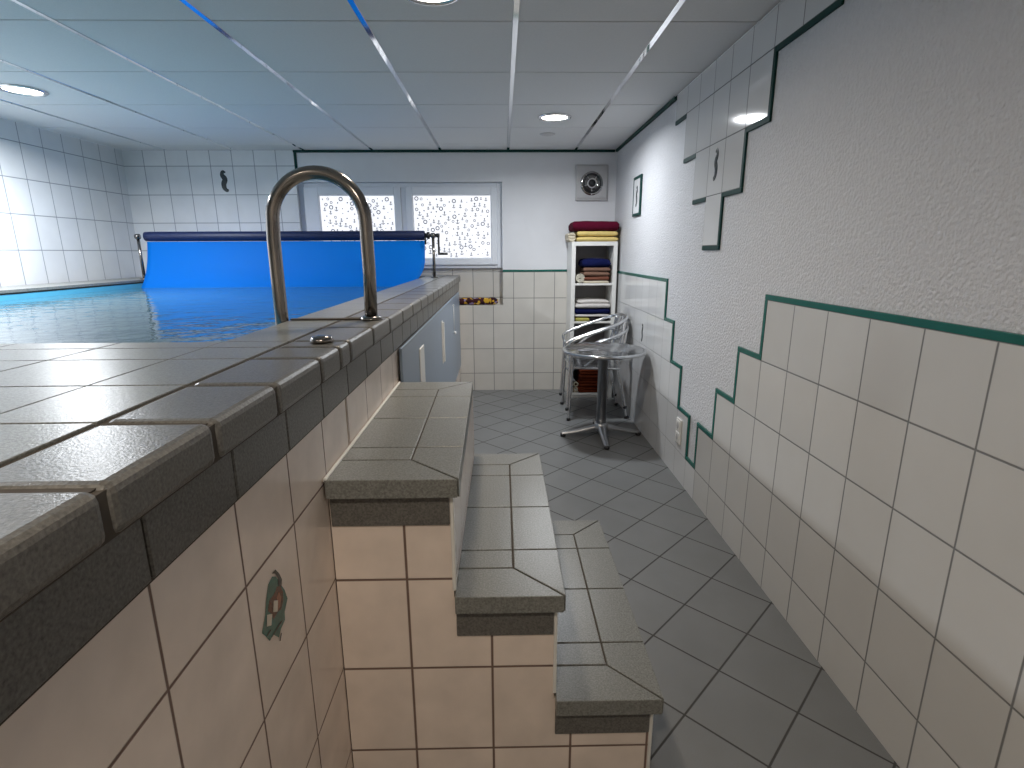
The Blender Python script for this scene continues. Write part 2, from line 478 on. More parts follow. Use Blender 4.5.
link('carrier_strips', bm, M_mirror, ce, 0.001, 1)

# ---------------------------------------------------------------- window
def window():
    y0, y1 = D + 0.075, D + 0.135
    def ring(bm, x0, x1, z0, z1, w, ya, yb, wb=None):
        wb = wb or w
        box(bm, x0, x0 + w, ya, yb, z0, z1); box(bm, x1 - w, x1, ya, yb, z0, z1)
        box(bm, x0 + w, x1 - w, ya, yb, z1 - w, z1); box(bm, x0 + w, x1 - w, ya, yb, z0, z0 + wb)
    bm = bmesh.new()
    ring(bm, NX0 + 0.001, NX1 - 0.001, 1.212, NZ1 - 0.001, 0.05, y0, y1)
    box(bm, -0.952, -0.907, y0, y1, 1.262, 1.953)
    w = struct(link('window_1', bm, M_upvc, None, 0.006))
    rnd = random.Random(4)
    for x0, x1, px0, px1 in ((-1.861, -0.953, -1.726, -1.015), (-0.906, -0.047, -0.844, -0.101)):
        bm = bmesh.new()
        ya, yb = y0 - 0.022, y0 + 0.03
        z0, z1, pz0, pz1 = 1.245, 1.965, 1.308, 1.892
        box(bm, x0, px0, ya, yb, z0, z1); box(bm, px1, x1, ya, yb, z0, z1)
        box(bm, px0, px1, ya, yb, pz1, z1); box(bm, px0, px1, ya, yb, z0, pz0)
        # glazing bead
        ring(bm, px0 - 0.004, px1 + 0.004, pz0 - 0.004, pz1 + 0.004, 0.010, ya + 0.012, yb - 0.01)
        s = link('sash', bm, M_upvc, w, 0.005)
        bm = bmesh.new()
        yp = y0 + 0.005
        box(bm, px0, px1, yp, yp + 0.012, pz0, pz1)
        n = 0
        placed = []
        yq = yp - 0.0006
        tries = 0
        while n < 150 and tries < 9000:
            tries += 1
            u, v = rnd.uniform(px0 + 0.03, px1 - 0.03), rnd.uniform(pz0 + 0.03, pz1 - 0.03)
            if any((u - a) ** 2 + (v - c) ** 2 < 0.043 ** 2 for a, c in placed): continue
            placed.append((u, v)); n += 1
            k = rnd.random()
            if k < 0.3:                                    # lifebuoy ring
                r = rnd.choice((0.013, 0.016, 0.020)); seg = 16
                inn = [bm.verts.new((u + 0.58 * r * math.cos(2 * math.pi * q / seg), yq, v + 0.58 * r * math.sin(2 * math.pi * q / seg))) for q in range(seg)]
                ou = [bm.verts.new((u + r * math.cos(2 * math.pi * q / seg), yq, v + r * math.sin(2 * math.pi * q / seg))) for q in range(seg)]
                for q in range(seg):
                    f = bm.faces.new((inn[q], inn[(q + 1) % seg], ou[(q + 1) % seg], ou[q])); f.material_index = 1
            elif k < 0.75:                                  # anchor
                s2 = rnd.choice((0.8, 1.0, 1.2)); t = 0.0036
                box(bm, u - t, u + t, yq, yq + 0.0004, v - 0.016 * s2, v + 0.016 * s2, 1)
                box(bm, u - 0.009 * s2, u + 0.009 * s2, yq, yq + 0.0004, v + 0.007 * s2, v + 0.0105 * s2, 1)
                for q in range(6):
                    a0 = math.pi * (1.08 + 0.84 * q / 6); a1 = math.pi * (1.08 + 0.84 * (q + 1) / 6)
                    P = [(u + rr * s2 * math.cos(a), v - 0.002 * s2 + rr * s2 * math.sin(a)) for rr, a in ((0.012, a0), (0.0165, a0), (0.0165, a1), (0.012, a1))]
                    f = bm.faces.new([bm.verts.new((a, yq, c)) for a, c in P]); f.material_index = 1
            else:                                           # small dot
                r = rnd.choice((0.005, 0.007))
                f = bm.faces.new([bm.verts.new((u + r * math.cos(q * math.pi / 4), yq, v + r * math.sin(q * math.pi / 4))) for q in range(8)]); f.material_index = 1
        link('pane', bm, [M_film, M_print], s)
window()

# ---------------------------------------------------------------- raised pool
WX, NOSX, ZT = -0.402, -0.378, 1.149          # wall face, coping edge, coping top
PIN, PNEAR, PFAR, PLEFT = -0.685, 1.33, 5.15, -3.05
pool = thing('pool', 'raised swimming pool with cream tiled wall and grey stone coping', 'pool', (-0.40, 1.131, 0), 0.006)
ox, oy = -0.40, 1.131
def loc_bm(bm):
    for v in bm.verts: v.co.x -= ox; v.co.y -= oy
    return bm
def keyed(mat_o):                              # grid offsets are in object space: shift the mesh back into room coordinates
    return mat_o
bm = bmesh.new()
box(bm, PIN + 0.01, WX, PNEAR, D - 0.012, 0, ZT - 0.03)
box(bm, XL + 0.03, WX, YR + 0.03, PNEAR - 0.01, 0, ZT - 0.03)
box(bm, XL + 0.05, PIN + 0.01, PFAR + 0.01, D - 0.012, 0, ZT - 0.03)
box(bm, XL + 0.05, PLEFT - 0.01, PNEAR - 0.01, PFAR + 0.01, 0, ZT - 0.03)
M_pool_tile_l = grid_mat('pool_wall_tile_cream', 'YZ', (0.2, 0.25), (0.935 - oy, 0.610), 0.0032, CREAM, GROUT, 0.22, mott=0.13, mott_scale=9)
link('pool_wall', loc_bm(bm), M_pool_tile_l, pool)
bm = bmesh.new()
box(bm, PLEFT, PIN, PNEAR, PFAR, 0.02, 0.05)
box(bm, PLEFT - 0.01, PLEFT, PNEAR, PFAR, 0.05, ZT - 0.03); box(bm, PIN, PIN + 0.01, PNEAR, PFAR, 0.05, ZT - 0.03)
box(bm, PLEFT, PIN, PNEAR - 0.01, PNEAR, 0.05, ZT - 0.03); box(bm, PLEFT, PIN, PFAR, PFAR + 0.01, 0.05, ZT - 0.03)
link('basin', loc_bm(bm), M_liner, pool)
# coping: outer nosed tiles and inner tiles
lines = [-1.22, -0.98, -0.73, -0.49, -0.25, -0.01, 0.23, 0.47, 0.67, 0.873, 1.10, 1.238, 1.325]
y = 1.325
while y < D - 0.3: y += 0.2495; lines.append(y)
lines.append(D - 0.014)
G = 0.0022
bm = bmesh.new(); bo = bmesh.new(); bg = bmesh.new()
for a, c in zip(lines, lines[1:]):
    box(bo, -0.528 + G, NOSX, a + G, c - G, ZT - 0.058, ZT)
    box(bm, PIN - 0.004, -0.528 - G, a + G, c - G, ZT - 0.02, ZT)
    if c <= 1.33:
        xx = PIN - 0.004
        while xx > XL + 0.06:
            x2 = max(xx - 0.248, XL + 0.035); box(bm, x2 + G, xx - G, a + G, c - G, ZT - 0.02, ZT); xx -= 0.248
    if a > 1.3: box(bm, XL + 0.05, PLEFT + 0.004, a + G, c - G, ZT - 0.02, ZT)
xx = PIN - 0.012
while xx > PLEFT:
    x2 = max(xx - 0.248, PLEFT); box(bm, x2 + G, xx - G, PFAR - 0.004, D - 0.014, ZT - 0.02, ZT); xx -= 0.248
box(bg, PIN + 0.002, NOSX - 0.012, PNEAR - 0.02, D - 0.016, ZT - 0.03, ZT - 0.004)
box(bg, XL + 0.035, NOSX - 0.012, YR + 0.035, PNEAR - 0.002, ZT - 0.03, ZT - 0.004)
box(bg, NOSX - 0.06, NOSX - 0.004, YR + 0.035, D - 0.016, ZT - 0.056, ZT - 0.006)
box(bg, XL + 0.05, PIN + 0.002, PFAR + 0.002, D - 0.016, ZT - 0.03, ZT - 0.004)
box(bg, XL + 0.05, PLEFT - 0.002, PNEAR - 0.02, D - 0.016, ZT - 0.03, ZT - 0.004)
link('coping_grout', loc_bm(bg), M_grout, pool)
link('coping', loc_bm(bm), M_granite, pool, 0.0015)
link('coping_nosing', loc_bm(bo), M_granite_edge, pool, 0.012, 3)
bm = bmesh.new(); bg = bmesh.new()
y = YR + 0.04
FB, FT = 1.007, ZT - 0.060
fy = 0.935 - 0.2 * 11
while fy < D - 0.02:
    a, c = max(fy, YR + 0.04), min(fy + 0.2, D - 0.014)
    if c > a: box(bm, WX, WX + 0.007, a + 0.002, c - 0.002, FB, FT)
    fy += 0.2
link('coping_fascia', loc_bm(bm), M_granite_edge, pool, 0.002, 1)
box(bg, WX - 0.004, WX + 0.003, YR + 0.04, D - 0.014, FB - 0.004, FT)
link('fascia_grout', loc_bm(bg), M_grout, pool)
# painted motif on the pool wall
XM = WX + 0.0006
bm = bmesh.new()
def paint(poly, lift, mi):
    vv = []
    for px, pz in poly:
        dx, dy = px - 240, pz - 410
        vv.append(bm.verts.new((XM + lift, 0.822 + dx * 0.00051 - dy * 0.000064, 0.762 - dx * 0.00037 - dy * 0.000239)))
    f = bm.faces.new(vv); f.material_index = mi
paint([(212, 205), (186, 262), (172, 370), (166, 470), (146, 585), (172, 612), (196, 645), (222, 605), (262, 632), (276, 570), (306, 510), (304, 452), (326, 352), (304, 292), (268, 244), (240, 200)], 0, 0)
paint([(246, 272), (222, 330), (192, 372), (184, 440), (206, 462), (222, 500), (246, 458), (276, 430), (291, 370), (290, 306), (272, 264)], 0.0003, 1)
paint([(256, 306), (242, 352), (250, 444), (268, 412), (276, 342)], 0.0005, 2)
paint([(208, 184), (234, 152), (262, 178), (281, 216), (277, 268), (254, 258), (250, 206), (232, 182)], 0.0005, 3)
paint([(221, 370), (251, 367), (248, 446), (216, 450)], 0.0007, 4)
paint([(176, 466), (211, 460), (205, 540), (174, 545)], 0.0007, 4)
for q in ([(204, 622), (262, 528), (292, 500), (268, 540), (212, 620)], [(262, 656), (274, 600), (280, 602), (269, 656)], [(172, 604), (196, 566), (206, 570), (180, 608)]): paint(q, 0.0006, 3)
M_brown2 = plain('ochre_painted_glaze', (0.30, 0.13, 0.08, 1), 0.25, noise_amt=0.4, noise_scale=120)
link('painted_motif', loc_bm(bm), [M_teal, M_brown, M_brown2, M_ink, M_pale], pool)

# water
bm = bmesh.new(); box(bm, PLEFT + 0.001, PIN - 0.001, PNEAR + 0.001, PFAR - 0.001, 0.9, 1.085)
wt = link('pool_water', loc_bm(bm), M_water, None)
wt.location = (ox, oy, 0); wt.rotation_euler = (0, 0, 0.006)
wt['kind'] = 'stuff'; tag(wt, 'clear blue water filling the raised pool', 'water')

# ---------------------------------------------------------------- stairs
stairs = thing('tiled_steps', 'three grey tiled steps with cream tiled fronts beside the pool wall', 'steps')
YF, YE, YN = 1.131, 2.005, 1.102
M_front_l = M_front_tile
specs = [(-0.400, -0.122, 0.873), (-0.122, 0.122, 0.574), (0.122, 0.374, 0.2745)]
cross = [1.308, 1.56, 1.81]
for k, (xa, xb, zt) in enumerate(specs):
    bm = bmesh.new()
    z0 = 0.0
    box(bm, xa, xb, YF, YE, z0, zt - 0.022)
    # white edging tile seen at the side of the front
    st = link('step', bm, M_front_l, stairs)
    bm = bmesh.new(); box(bm, xb - 0.002, xb + 0.005, YF + 0.001, YE, (specs[k + 1][2] if k < 2 else 0.0), zt - 0.05)
    link('side_tiles', bm, M_side_tile, st)
    if k == 0:
        bm = bmesh.new(); prism(bm, [(xa - 0.001, YN + 0.002), (xa + 0.008, YN + 0.002), (xa + 0.003, YE + 0.02), (xa - 0.006, YE + 0.02)], zt - 0.005, zt + 0.004)
        link('joint_sealant', bm, M_white, st, 0.002, 1)
    nb = xb + 0.022                                # nosing overhang
    tp = (0.0, 0.018)[k == 0]                      # the top step narrows a little
    ja, na = xb - 0.100, xa + (0.004 if k else 0.003)
    YB = YE + 0.022
    def X(x, yy): return x - tp * (yy - 1.1) / 0.93 if k == 0 else x
    def q(x0, x1, y0, y1): return [(X(x0, y0), y0), (X(x1, y0), y0), (X(x1, y1), y1), (X(x0, y1), y1)]
    bm = bmesh.new()
    zb = zt - 0.045; g = 0.002
    e = g * 1.6
    yi, yo = 1.222, 1.912                          # inner lines of front and rear border
    # front and rear border tiles (mitred)
    prism(bm, [(na, YN), (X(nb, YN) - e, YN), (X(ja, yi) - e * .3, yi - g), (na, yi - g)], zb, zt)
    prism(bm, [(na, yo + g), (X(ja, yo) - e * .3, yo + g), (X(nb, YB) - e, YB), (na, YB)], zb, zt)
    # outer column
    prism(bm, [(X(nb, YN), YN + e), (X(nb, cross[0]), cross[0] - g), (X(ja, cross[0]) + g, cross[0] - g), (X(ja, yi) + g, yi + e * .3)], zb, zt)
    prism(bm, q(ja + g, nb, cross[0] + g, cross[1] - g), zb, zt)
    prism(bm, q(ja + g, nb, cross[1] + g, cross[2] - g), zb, zt)
    prism(bm, [(X(ja, cross[2]) + g, cross[2] + g), (X(nb, cross[2]), cross[2] + g), (X(nb, YB), YB - e), (X(ja, yo) + g, yo - e * .3)], zb, zt)
    # inner column
    prism(bm, [(na, yi + g), (X(ja, yi) - g, yi + g), (X(ja, cross[0]) - g, cross[0] - g), (na, cross[0] - g)], zb, zt)
    for a, c in ((cross[0], cross[1]), (cross[1], cross[2]), (cross[2], yo)):
        prism(bm, [(na, a + g), (X(ja, a) - g, a + g), (X(ja, c) - g, c - g), (na, c - g)], zb, zt)
    link('tread', bm, M_granite, st, 0.002, 2)
    bm = bmesh.new()
    prism(bm, [(na + .002, YN + .012), (X(nb, YN) - .012, YN + .012), (X(nb, YB) - .012, YB - .012), (na + .002, YB - .012)], zb + 0.002, zt - 0.004)
    link('tread_grout', bm, M_grout, st)
    bm = bmesh.new()
    box(bm, na, xb - 0.004, YF - 0.007, YF, zt - 0.124, zt - 0.0455)
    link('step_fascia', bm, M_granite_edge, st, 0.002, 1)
    bm = bmesh.new(); box(bm, xb - 0.003, xb + 0.006, YF - 0.004, YF + 0.012, max(0, specs[k + 1][2] if k < 2 else 0.0), zt - 0.0455)
    link('edge_strip', bm, M_white, st, 0.002, 1)

# ---------------------------------------------------------------- access panel in the pool wall
XP = -0.404
ap = thing('access_panel', 'flat blue grey panel set under the far pool coping', 'panel', (XP, 3.4, 0), 0.006)
def ploc(bm):
    for v in bm.verts: v.co.x -= XP; v.co.y -= 3.4
    return bm
bm = bmesh.new(); box(bm, XP - 0.004, XP + 0.0075, 2.035, 5.10, 0.30, 1.004)
link('panel_sheet', ploc(bm), M_access, ap, 0.003)
bm = bmesh.new(); box(bm, XP + 0.0075, XP + 0.014, 2.47, 2.60, 0.42, 0.925)
o = link('cover_strip', ploc(bm), M_white, ap, 0.003); o['label'] = 'pale upright cover strip'
bm = bmesh.new()
box(bm, XP + 0.0075, XP + 0.012, 3.46, 3.53, 0.65, 0.93)
box(bm, XP + 0.012, XP + 0.024, 3.48, 3.50, 0.66, 0.92)
o = link('handle', ploc(bm), M_white, ap, 0.003); o['label'] = 'narrow white pull handle'
bm = bmesh.new()
tube(bm, [(XP + 0.014, 4.36, 0.95), (XP + 0.014, 4.36, 0.74)], 0.003, 8)
lathe(bm, [(0, -0.014), (0.009, -0.010), (0.012, 0), (0.009, 0.010), (0, 0.014)], (XP + 0.020, 4.36, 0.725), 'Z', 14)
box(bm, XP + 0.0075, XP + 0.018, 4.35, 4.37, 0.94, 0.955)
o = link('pull_cord', ploc(bm), M_white, ap); o['label'] = 'thin white cord with a knob'

# ---------------------------------------------------------------- handrail on the coping
hr = thing('pool_handrail', 'arched steel handrail with two legs rising from the pool edge', 'handrail', (-0.425, 1.755, ZT))
bm = bmesh.new()
pts = []
xa_, xb_, ztop, RR = -0.425, -0.712, 1.600, 0.1435
pts.append((xa_ - 0.003, 1.755, ZT + 0.001)); pts.append((xa_, 1.755, 1.30)); pts.append((xa_, 1.752, 1.40))
for k in range(0, 25):
    a = math.pi * k / 24
    pts.append(((xa_ + xb_) / 2 + RR * math.cos(a), 1.75, ztop - RR + RR * math.sin(a)))
pts += [(xb_, 1.742, 1.40), (xb_ + 0.002, 1.735, 1.25), (xb_ + 0.002, 1.735, 1.10), (xb_ + 0.002, 1.735, 0.75)]
tube(bm, [(p[0] + 0.425, p[1] - 1.755, p[2] - ZT) for p in pts], 0.0205, 18)
link('rail_tube', bm, M_steel, hr)
bm = bmesh.new(); lathe(bm, [(0.0, 0.0005), (0.036, 0.0005), (0.036, 0.006), (0.026, 0.013), (0.0205, 0.014)], (-0.003, 0, 0), 'Z', 28)
link('base_flange', bm, M_steel, hr)
bm = bmesh.new(); box(bm, -0.262, -0.012, -0.012, 0.004, 0.0005, 0.006)
link('dark_strip', bm, M_grout, hr, 0.001, 1)  # thin dark strip on the coping between the two legs
bm = bmesh.new(); lathe(bm, [(0.0, 0.0), (0.027, 0.0), (0.028, 0.006), (0.024, 0.014), (0.012, 0.0165), (0.0, 0.017)], (0, 0, 0), 'Z', 28)
cp = link('flange_cap', bm, M_steel, None); cp.location = (-0.441, 1.300, ZT + 0.0005)
tag(cp, 'small round steel cap on the coping near the handrail', 'cap')

# ---------------------------------------------------------------- cover reel and cover
YRL, ZRL = 4.78, 1.505
reel = thing('cover_reel', 'pool cover reel with black crank on steel posts at the far pool end', 'reel', (-0.592, YRL, ZT))
def rl(p): return (p[0] + 0.592, p[1] - YRL, p[2] - ZT)
bm = bmesh.new(); lathe(bm, [(0, -2.44), (0.038, -2.44), (0.040, -2.40), (0.040, -0.075), (0.036, -0.070), (0, -0.070)], rl((-0.592, YRL, ZRL)), 'X', 28)
link('reel_tube', bm, M_roll, reel)
bm = bmesh.new(); lathe(bm, [(0, -0.070), (0.020, -0.070), (0.020, -0.050), (0.030, -0.050), (0.030, -0.030), (0.014, -0.026), (0.014, 0.030), (0.018, 0.030), (0.018, 0.056), (0, 0.058)], rl((-0.592, YRL, ZRL)), 'X', 20)
tube(bm, [rl((-0.655, YRL - 0.02, ZRL + 0.0)), rl((-0.652, YRL - 0.042, ZRL - 0.02)), rl((-0.652, YRL - 0.045, ZRL - 0.075))], 0.008, 8)
link('reel_hub', bm, M_black, reel)
for xx in (-0.592, -3.10):
    bm = bmesh.new(); tube(bm, [rl((xx, YRL, ZT + 0.0005)), rl((xx, YRL, ZRL - 0.01))], 0.0125, 12)
    lathe(bm, [(0, 0.0005), (0.032, 0.0005), (0.032, 0.007), (0.0125, 0.009)], rl((xx, YRL, ZT)), 'Z', 20)
    lathe(bm, [(0, -0.016), (0.022, -0.016), (0.022, 0.016), (0, 0.016)], rl((xx, YRL, ZRL)), 'X', 20)
    link('post', bm, M_steel, reel)
bm = bmesh.new()
tube(bm, [rl((-0.560, YRL, ZRL)), rl((-0.545, YRL, ZRL)), rl((-0.545, YRL, ZRL - 0.002)), rl((-0.545, YRL - 0.01, 1.35))], 0.0085, 10)
tube(bm, [rl((-0.553, YRL - 0.01, 1.352)), rl((-0.470, YRL - 0.01, 1.352))], 0.0105, 12)
link('crank_handle', bm, M_black, reel)

bm = bmesh.new()
NXs, NZs = 60, 30
rows = []
for j in range(NZs + 1):
    t = j / NZs
    # drops from the front of the tube, bellies towards the camera and meets the water
    zz = 1.462 - 0.382 * t
    yy = YRL - 0.012 - 0.08 * t - 0.10 * t ** 3
    xr = -0.662 - 0.04 * max(0, (t - 0.45) / 0.55) ** 1.2 - 0.075 * max(0, (t - 0.55) / 0.45) ** 2
    row = []
    for i in range(NXs + 1):
        s = i / NXs
        x = xr + (-3.02 - xr) * s
        w = 0.006 * noise.noise(Vector((x * 2.2, 0, zz * 1.5))) + 0.004 * math.sin(x * 5 + zz * 3)
        row.append(bm.verts.new((x, yy + w * t, zz)))
    rows.append(row)
for j in range(NZs):
    for i in range(NXs):
        f = bm.faces.new((rows[j][i], rows[j][i + 1], rows[j + 1][i + 1], rows[j + 1][i])); f.smooth = True
cv = link('pool_cover', bm, M_cover)
sd = cv.modifiers.new('thickness', 'SOLIDIFY'); sd.thickness = 0.004; sd.offset = 1
tag(cv, 'bright blue foil pool cover hanging from the reel into the water', 'pool cover')

# ---------------------------------------------------------------- ceiling lamps
def downlight(name, label):
    t = thing(name, label, 'ceiling light', (0, 0, ZC), 0, 'recessed ceiling spotlights')
    bm = bmesh.new()
    lathe(bm, [(0.090, -0.001), (0.116, -0.001), (0.119, -0.004), (0.112, -0.009), (0.097, -0.010), (0.090, -0.006), (0.090, -0.001)], (0, 0, 0), 'Z', 40)
    link('trim_ring', bm, M_chrome, t)
    bm = bmesh.new(); lathe(bm, [(0.0, -0.003), (0.0905, -0.003), (0.0905, -0.001), (0, -0.001)], (0, 0, 0), 'Z', 32)
    link('lamp_glass', bm, M_bulb, t)
    return t
def lamp_light(x, y, watts, col):
    ld = bpy.data.lights.new('lamp_light', 'AREA'); ld.shape = 'DISK'; ld.size = 0.17; ld.energy = watts; ld.color = col; ld.spread = math.radians(165)
    lo = bpy.data.objects.new('lamp_light', ld); COL.objects.link(lo); lo.location = (x, y, ZC - 0.012)
d0 = downlight('ceiling_downlight', 'round chrome ringed spotlight in the ceiling nearest the back wall')
d0.location = (LAMPS[0][0], LAMPS[0][1], ZC)
LBL = [None, 'round chrome ringed spotlight in the ceiling at the top edge, above the steps',
       'added ceiling spotlight behind the camera, nearest the aisle', 'added ceiling spotlight over the left side of the pool, farther from the camera',
       'added ceiling spotlight over the left side of the pool, nearer the camera', 'added ceiling spotlight behind the camera over the tiled deck']
for i, (x, y, w, c) in enumerate(LAMPS):
    if i: dup(d0, (x, y, ZC), LBL[i])
    lamp_light(x, y, w, c)
bm = bmesh.new(); lathe(bm, [(0, -0.010), (0.028, -0.010), (0.05, -0.007), (0.062, -0.003), (0.064, -0.0005), (0, -0.0005)], (0, 0, 0), 'Z', 32)
sm = link('ceiling_sensor', bm, M_fanw); sm.location = (0.37, 4.62, ZC)
tag(sm, 'small flat grey disc on the ceiling behind the spotlight', 'sensor')

# ---------------------------------------------------------------- extractor fan on the back wall
fan = thing('extractor_fan', 'square grey extractor fan with round chrome centre on the back wall', 'fan', (0.842, D, 1.988))
bm = bmesh.new(); box(bm, -0.150, 0.150, -0.022, 0.004, -0.158, 0.158)
link('fan_plate', bm, M_fanw, fan, 0.008, 3)
bm = bmesh.new(); box(bm, -0.138, 0.138, -0.032, -0.022, -0.140, 0.146)
link('front_cover', bm, M_fanw, fan, 0.006, 3)
bm = bmesh.new(); lathe(bm, [(0.0, -0.034), (0.034, -0.0345), (0.055, -0.036), (0.066, -0.042), (0.070, -0.047), (0.076, -0.047), (0.082, -0.040), (0.092, -0.039), (0.104, -0.036), (0.107, -0.031), (0, -0.031)], (-0.004, 0, -0.008), 'Y', 40)
link('valve_disc', bm, plain('dark_chrome', (0.42, 0.41, 0.40, 1), 0.1, metal=1.0), fan)
for k in range(5):
    bm = bmesh.new()
    a = 2 * math.pi * k / 5 - math.pi / 2
    tube(bm, [(-0.004 + 0.040 * math.cos(a), -0.050, -0.008 + 0.040 * math.sin(a)), (-0.004 + 0.102 * math.cos(a), -0.040, -0.008 + 0.102 * math.sin(a))], 0.0035, 6)
    link('rib', bm, M_fanw, fan)
bm = bmesh.new(); lathe(bm, [(0.066, -0.0385), (0.070, -0.0480), (0.086, -0.0480), (0.090, -0.0385)], (-0.004, 0, -0.008), 'Y', 36)
link('air_gap', bm, M_black, fan)
bm = bmesh.new(); lathe(bm, [(0.0, -0.066), (0.030, -0.064), (0.034, -0.054), (0.034, -0.04)], (-0.004, 0, -0.008), 'Y', 28)
link('hub', bm, M_black, fan)
bm = bmesh.new(); lathe(bm, [(0.034, -0.044), (0.034, -0.058), (0.044, -0.058), (0.044, -0.044)], (-0.004, 0, -0.008), 'Y', 28)
link('hub_ring', bm, M_fanw, fan)
bm = bmesh.new(); box(bm, 0.07, 0.11, -0.0335, -0.031, -0.132, -0.124)
link('badge', bm, M_alu_dull, fan)

# ---------------------------------------------------------------- framed motif tile + socket on the right wall
pt = thing('framed_tile', 'upright white tile with dark motif in a green frame, right wall', 'wall tile', (XW + 0.008, 4.43, 1.786))
bm = bmesh.new(); box(bm, -0.010, 0.0, -0.10, 0.10, -0.128, 0.128)
link('tile', bm, M_right_up, pt)
pt.children[0].data.materials[0] = plain('white_motif_tile', (0.68, 0.68, 0.69, 1), 0.12, noise_amt=0.03)
bm = bmesh.new()
box(bm, -0.014, 0, -0.130, -0.10, -0.15, 0.15); box(bm, -0.014, 0, 0.10, 0.108, -0.15, 0.15)
box(bm, -0.014, 0, -0.10, 0.10, 0.128, 0.15); box(bm, -0.014, 0, -0.10, 0.10, -0.15, -0.128)
link('frame', bm, M_darkgreen, pt, 0.002, 1)
seahorse(0.0, 0.0, 1.25, -0.0105, pt)
so = thing('wall_socket', 'white double socket low on the right wall tiles', 'socket', (XW, 3.065, 0.305))
bm = bmesh.new(); box(bm, -0.010, 0.0, -0.042, 0.042, -0.078, 0.078); link('plate', bm, M_switch, so, 0.004, 2)
for dz in (-0.036, 0.036):
    bm = bmesh.new(); box(bm, -0.014, -0.009, -0.031, 0.031, dz - 0.031, dz + 0.031); i1 = link('insert', bm, M_switch, so, 0.003, 2)
    bm = bmesh.new(); lathe(bm, [(0, -0.0145), (0.019, -0.0145), (0.021, -0.013), (0, -0.013)], (0, 0, dz), 'X', 24)
    link('recess', bm, M_fanw, i1)

# ---------------------------------------------------------------- shelf unit
SX0, SX1, SY0, SY1, SZ = 0.628, 1.042, 4.95, D - 0.006, 1.452
shelf = thing('shelf_unit', 'tall narrow white open shelf unit in the far right corner', 'shelf', ((SX0 + SX1) / 2, SY0, 0))
def sl(bm):
    for v in bm.verts: v.co.x -= (SX0 + SX1) / 2; v.co.y -= SY0
    return bm
TH = 0.036
for x in (SX0, SX1 - TH):
    bm = bmesh.new(); box(bm, x, x + TH, SY0, SY1, 0.0, SZ - TH); link('side_panel', sl(bm), M_white, shelf, 0.002)
bm = bmesh.new(); box(bm, SX0, SX1, SY0, SY1, SZ - TH, SZ); link('top_panel', sl(bm), M_white, shelf, 0.002)
bm = bmesh.new(); box(bm, SX0 + TH, SX1 - TH, SY1 - 0.008, SY1, 0.03, SZ - TH); link('back_panel', sl(bm), plain('grey_back_board', (0.34, 0.33, 0.34, 1), 0.7, noise_amt=0.05), shelf)
SHZ = [0.045, 0.385, 0.735, 1.083]
for z in SHZ:
    bm = bmesh.new(); box(bm, SX0 + TH, SX1 - TH, SY0 + 0.003, SY1 - 0.008, z - 0.018, z); link('shelf_board', sl(bm), M_white, shelf, 0.0015)
bm = bmesh.new(); box(bm, SX0 + TH, SX1 - TH, SY0 + 0.02, SY0 + 0.035, 0.0, 0.027); link('plinth', sl(bm), M_white, shelf)

def towel(name, label, cat, x, y, z, w, d, h, layers, mat, seed, group=None, rot=0.0, droop=0.0):
    """folded cloth: layered folds rounded at the front, soft wavy sides; base centre at (x, y, z), front towards -Y."""
    rnd = random.Random(seed)
    bm = bmesh.new()
    prof = []
    lh = h / layers
    for k in range(layers):                      # front, bottom to top
        dep = rnd.uniform(0, 0.010)
        for q in range(7):
            a = -math.pi / 2 + math.pi * q / 6
            prof.append((-d / 2 + dep + lh * 0.5 - lh * 0.55 * math.cos(a), lh * (k + 0.5) + lh * 0.5 * math.sin(a) * 0.985))
    n = 10
    for q in range(1, n): prof.append((-d / 2 + 0.02 + (d - 0.04) * q / n, h))
    for q in range(7):
        a = math.pi / 2 - math.pi * q / 6
        prof.append((d / 2 - h * 0.25 + h * 0.25 * math.cos(a), h / 2 + h / 2 * math.sin(a)))
    for q in range(1, n): prof.append((d / 2 - 0.02 - (d - 0.04) * q / n, 0))
    nx = 26; rings = []
    for i in range(nx + 1):
        s = i / nx; u = (s - 0.5) * w
        e = min(s, 1 - s) * w
        k = 1.0 if e > 0.02 else (0.55 + 0.45 * math.sin(e / 0.02 * math.pi / 2))
        ring = []
        for (py, pz) in prof:
            nz = noise.noise(Vector((u * 7 + seed * 3.1, py * 7, pz * 9))) * 0.006
            ny = noise.noise(Vector((u * 11, pz * 22 + seed * 1.7, 4.2))) * 0.006
            zz = h * 0.5 + (pz - h * 0.5) * k + (nz if pz > h * 0.3 else nz * 0.0)
            zz = max(zz, 0.0)
            zz += droop * (abs(s - 0.5) * 2) ** 3 * -1 if pz > 0.4 * h else 0
            ring.append(bm.verts.new((u + noise.noise(Vector((pz * 30, seed, py * 5))) * 0.005, py + ny, zz)))
        rings.append(ring)
    for a, c in zip(rings, rings[1:]):
        for q in range(len(prof)):
            f = bm.faces.new((a[q], a[(q + 1) % len(prof)], c[(q + 1) % len(prof)], c[q])); f.smooth = True
    bm.faces.new(rings[0]); bm.faces.new(list(reversed(rings[-1])))
    o = link(name, bm, mat)
    o.location = (x, y, z); o.rotation_euler = (0, 0, rot)
    tag(o, label, cat, group)
    return o
M_red = cloth('crimson_towelling', srgb(84, 14, 38))
M_yel = cloth('yellow_towelling', srgb(214, 190, 122))
M_navy = cloth('navy_towelling', srgb(19, 25, 68))
M_brn = cloth('brown_towelling', srgb(116, 74, 60))
M_brn2 = cloth('light_brown_towelling', srgb(124, 96, 82))
M_crm = cloth('cream_towelling', srgb(205, 195, 175))
M_wht = cloth('white_towelling', srgb(205, 200, 196))
M_dbrn = cloth('reddish_brown_towelling', srgb(104, 46, 26))
M_dark = cloth('charcoal_towelling', srgb(40, 36, 40))
